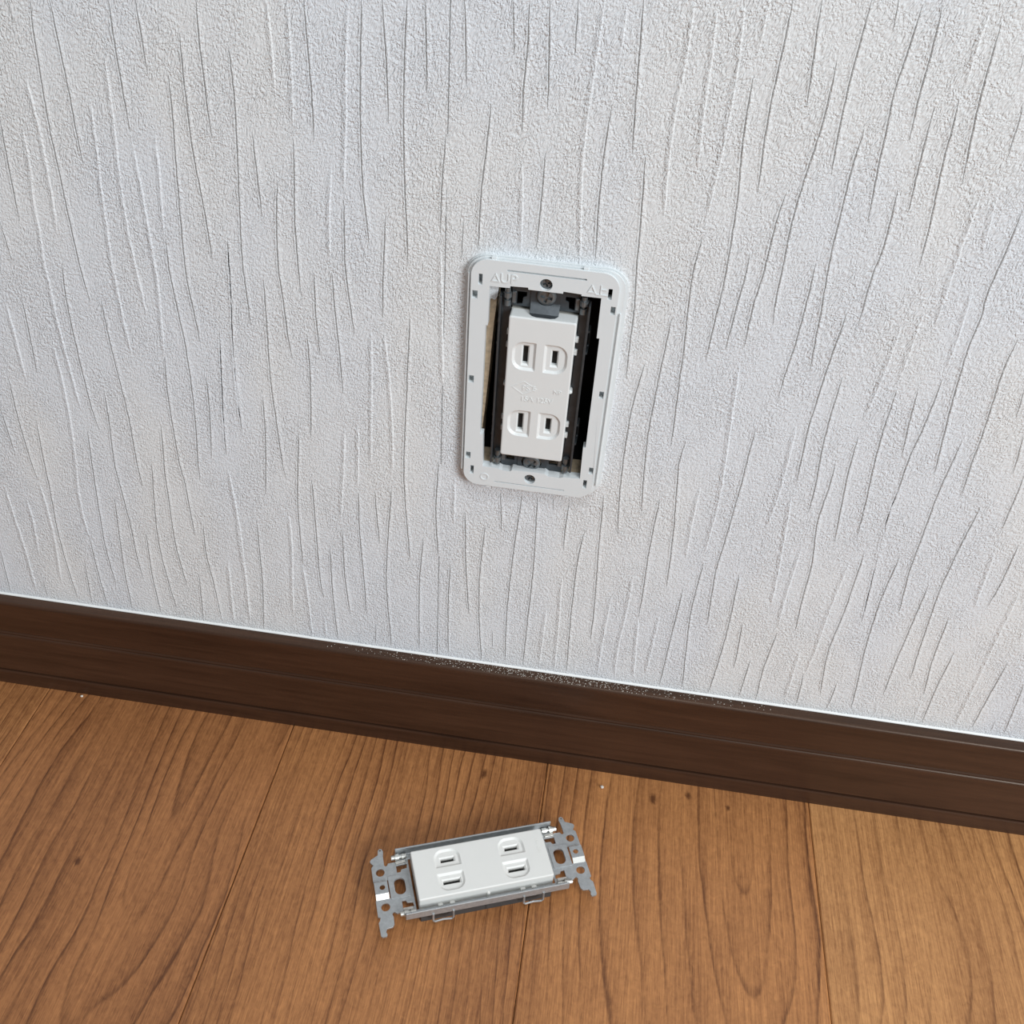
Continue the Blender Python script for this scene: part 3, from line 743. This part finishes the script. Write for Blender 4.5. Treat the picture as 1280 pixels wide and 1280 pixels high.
    end = [(38.0, 14.9), (48.9, 14.8), (49.4, 13.6), (50.3, 13.3), (51.0, 14.0), (50.9, 19.6), (50.4, 22.6), (50.9, 24.2), (52.2, 24.6), (53.2, 23.6), (53.6, 20.9), (57.6, 18.9), (58.3, 17.8), (57.9, 16.6), (56.7, 15.2), (58.0, 13.8), (58.2, 5.1),
           (50.3, 5.1), (50.3, -5.6), (58.3, -5.8), (58.4, -14.9), (57.2, -15.6), (57.6, -17.2), (58.5, -18.4), (58.3, -25.6), (57.6, -26.3), (55.3, -26.3), (54.9, -25.3), (55.4, -23.8), (54.7, -22.2), (51.6, -21.9), (50.6, -20.6), (50.4, -16.4),
           (50.9, -14.6), (49.9, -13.6), (48.8, -14.4), (48.2, -14.9), (38.0, -14.9)]
    end = list(reversed(end))
    Lh = [(44.8, 12.6), (38.8, 12.6), (39.2, 10.2), (42.2, 9.9), (42.9, 8.4), (44.8, 8.4)]
    holes = [circ(53.7, 10.2, 2.35, 20), circ(53.7, -10.2, 2.35, 20), rrect(41.6, 47.4, -4.9, 4.9, 2.85, 6), Lh, miry(Lh)]
    eyes = [circ(52.0, 23.4, 0.5, 8)]
    for su in (1, -1):
        f = (lambda p: p) if su > 0 else mirx
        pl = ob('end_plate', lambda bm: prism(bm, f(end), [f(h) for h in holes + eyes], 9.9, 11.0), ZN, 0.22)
        ob('center_pad', lambda bm: prism(bm, f(rrect(39.6, 50.2, -6.7, 6.7, 0.6, 3)), [f(holes[2])], 11.0, 11.55), ZN, 0.25, parent=pl)
        # pressed tab with a tapped hole: lies one sheet lower, its fold rises to the plate
        ob('tab', lambda bm: prism(bm, f(rrect(50.9, 58.0, -3.2, 3.9, 0.3, 2)), [f(circ(53.9, 0.5, 1.5, 16))], 11.7, 12.6), ZN, 0.15, parent=pl)
        def fold(bm):
            a = [(-3.1, 12.6), (-5.9, 10.95), (-5.9, 9.95), (-3.1, 11.7)]
            r0 = [bm.verts.new((su * 50.9, v, h)) for v, h in a]; r1 = [bm.verts.new((su * 58.0, v, h)) for v, h in a]
            bridge(bm, r0, r1); bm.faces.new(r0); bm.faces.new(r1)
        ob('tab_fold', fold, BR, 0.1, parent=pl)
        for sv in (1, -1):
            def clamp(bm):
                pts = lambda a, b: [(su * a, sv * 16.6, 12.6), (su * b, sv * 16.6, 12.6)]
                tube(bm, pts(38.6, 41.2), 1.5, 12); tube(bm, pts(41.2, 42.6), 0.9, 12); tube(bm, pts(42.6, 44.8), 1.9, 12); tube(bm, pts(44.8, 46.8), 1.3, 12)
            ob('clamp_pin', clamp, BR, parent=pl, smooth=False)
            ob('lug', lambda bm: box(bm, *sorted((su * 39.4, su * 44.9)), *sorted((sv * 13.0, sv * 14.6)), 11.0, 12.0), BR, 0.25, parent=pl)
    for sv in (1, -1):
        def rail(bm):
            a = [(15.0, 10.4), (19.0, 10.4), (19.7, 11.1), (19.7, 16.4), (18.8, 16.4), (18.8, 11.3), (15.0, 11.3)]
            r0 = [bm.verts.new((-44.3, sv * v, h)) for v, h in a]; r1 = [bm.verts.new((44.3, sv * v, h)) for v, h in a]
            bridge(bm, r0, r1); cap(bm, [r0]); cap(bm, [r1])
        ob('side_rail', rail, ZN, 0.2)
        for su in (1, -1):
            ob('rail_foot', lambda bm: box(bm, *sorted((su * 38.0, su * 44.3)), *sorted((sv * 14.6, sv * 19.0)), 9.9, 10.9), ZN, 0.2)
        for cu in (-24.6, 24.6):
            vv = sv * 19.9
            ob('wire_clip', lambda bm: tube(bm, [(cu - 5.4, vv, 12.5), (cu - 5.4, vv + sv * 0.3, 6.4), (cu - 4.4, vv + sv * 0.4, 5.4), (cu, vv + sv * 0.4, 6.2), (cu + 4.4, vv + sv * 0.4, 5.4), (cu + 5.4, vv + sv * 0.3, 6.4), (cu + 5.4, vv, 12.5)], 0.6, 8), ZN)
    if in_wall:
        for su in (1, -1):
            cross_screw('mounting_screw', root, su * 44.4, 0.2, 11.5, 4.2, mat=M['darknickel'], rot=0.5 * su + 0.3)
        def lug(bm):                                                  # grey tongue bent forward onto the upper end of the cover
            p = [(-50, 11.6), (-41.0, 11.6), (-37.4, 15.4), (-36.9, 16.9), (-36.8, 17.5)]; w = [6.4, 6.4, 6.3, 5.0, 3.0]
            up = [[bm.verts.new((u, s * ww, h)) for s in (-1, -0.5, 0, 0.5, 1)] for (u, h), ww in zip(p, w)]
            dn = [[bm.verts.new((u + 0.5, s * ww, h - 0.7)) for s in (-1, -0.5, 0, 0.5, 1)] for (u, h), ww in zip(p, w)]
            for g in (up, dn):
                for a, b in zip(g, g[1:]):
                    for i in range(4): bm.faces.new((a[i], a[i + 1], b[i + 1], b[i]))
            lo = [r[0] for r in up] + list(up[-1][1:]) + [r[-1] for r in reversed(up[:-1])] + list(reversed(up[0][1:-1]))
            l2 = [r[0] for r in dn] + list(dn[-1][1:]) + [r[-1] for r in reversed(dn[:-1])] + list(reversed(dn[0][1:-1]))
            bridge(bm, lo, l2)
        ob('retaining_tongue', lug, M['shadesteel'], 0.0)
    return root

# in the wall: u runs down, v to the right, height towards the room
YS = 10.9                                                             # strap surface flush behind the frame
mw = Matrix(((0, 1, 0, 0.0002), (0, 0, -1, YS * S), (-1, 0, 0, (ZC - 1.0) * S), (0, 0, 0, 1)))
outlet('double_outlet', mw, 'white double outlet still fastened in the wall cutout, inside the white frame', True)
# on the floor
an = math.radians(21.6)
cx, cy = -0.87 + math.sin(an) * 0.7, -92.7 - math.cos(an) * 0.7
mw = Matrix.Translation((cx * S, cy * S, 0.0)) @ Matrix.Rotation(an, 4, 'Z')
outlet('double_outlet', mw, 'loose white double outlet in a grey metal strap, lying on the wood floor', False)

# ================================================================== crumbs and dust from the cut-out
def lump(bm, c, r, seed):
    rnd = random.Random(seed); rb = bmesh.new()
    bmesh.ops.create_icosphere(rb, subdivisions=1, radius=r)
    for v in rb.verts: v.co *= rnd.uniform(0.7, 1.25); v.co.z *= 0.75
    zmin = min(v.co.z for v in rb.verts)
    merge(bm, rb, Matrix.Translation((c[0], c[1], c[2] - zmin)))
for i, (x, y, r, lb) in enumerate(((61.7, -19.2, 1.15, 'pale plaster crumb alone on the floor in front of the baseboard'),
                                   (-270.0, -9.6, 0.9, 'tiny white plaster crumb touching the baseboard near the left edge'))):
    bm = bmesh.new(); lump(bm, (x, y, 0.0), r, i); tag(link('plaster_crumb', bm, M['dust']), lb, 'crumb')
rnd = random.Random(3); bm = bmesh.new()
for i in range(620):
    x = rnd.gauss(15, 55)
    if not -110 < x < 150: continue
    y = rnd.uniform(-6.3, -1.1); z = 74.06 - (-y - 0.45) * 0.055
    r = rnd.uniform(0.12, 0.34)
    vv = [bm.verts.new((x + r * a, y + r * b, z + r * c)) for a, b, c in ((-1, -0.6, -0.2), (1, -0.6, -0.2), (0, 1, -0.2), (0, 0, 1))]
    for t in ((0, 1, 2), (0, 1, 3), (1, 2, 3), (0, 2, 3)): bm.faces.new([vv[q] for q in t])
tag(link('plaster_dust', bm, M['dust']), 'grainy plaster dust fallen along the top of the dark baseboard', 'dust', kind='stuff')
rnd = random.Random(8); bm = bmesh.new()
for i in range(16):
    lump(bm, (rnd.uniform(-21.5, -8) if i < 12 else rnd.uniform(4, 16), rnd.uniform(2, 9), ZC - 50.0), rnd.uniform(0.5, 1.1), i + 20)
tag(link('plaster_rubble', bm, M['dust']), 'broken plaster bits on the bottom edge of the wall cutout', 'plaster', kind='stuff')
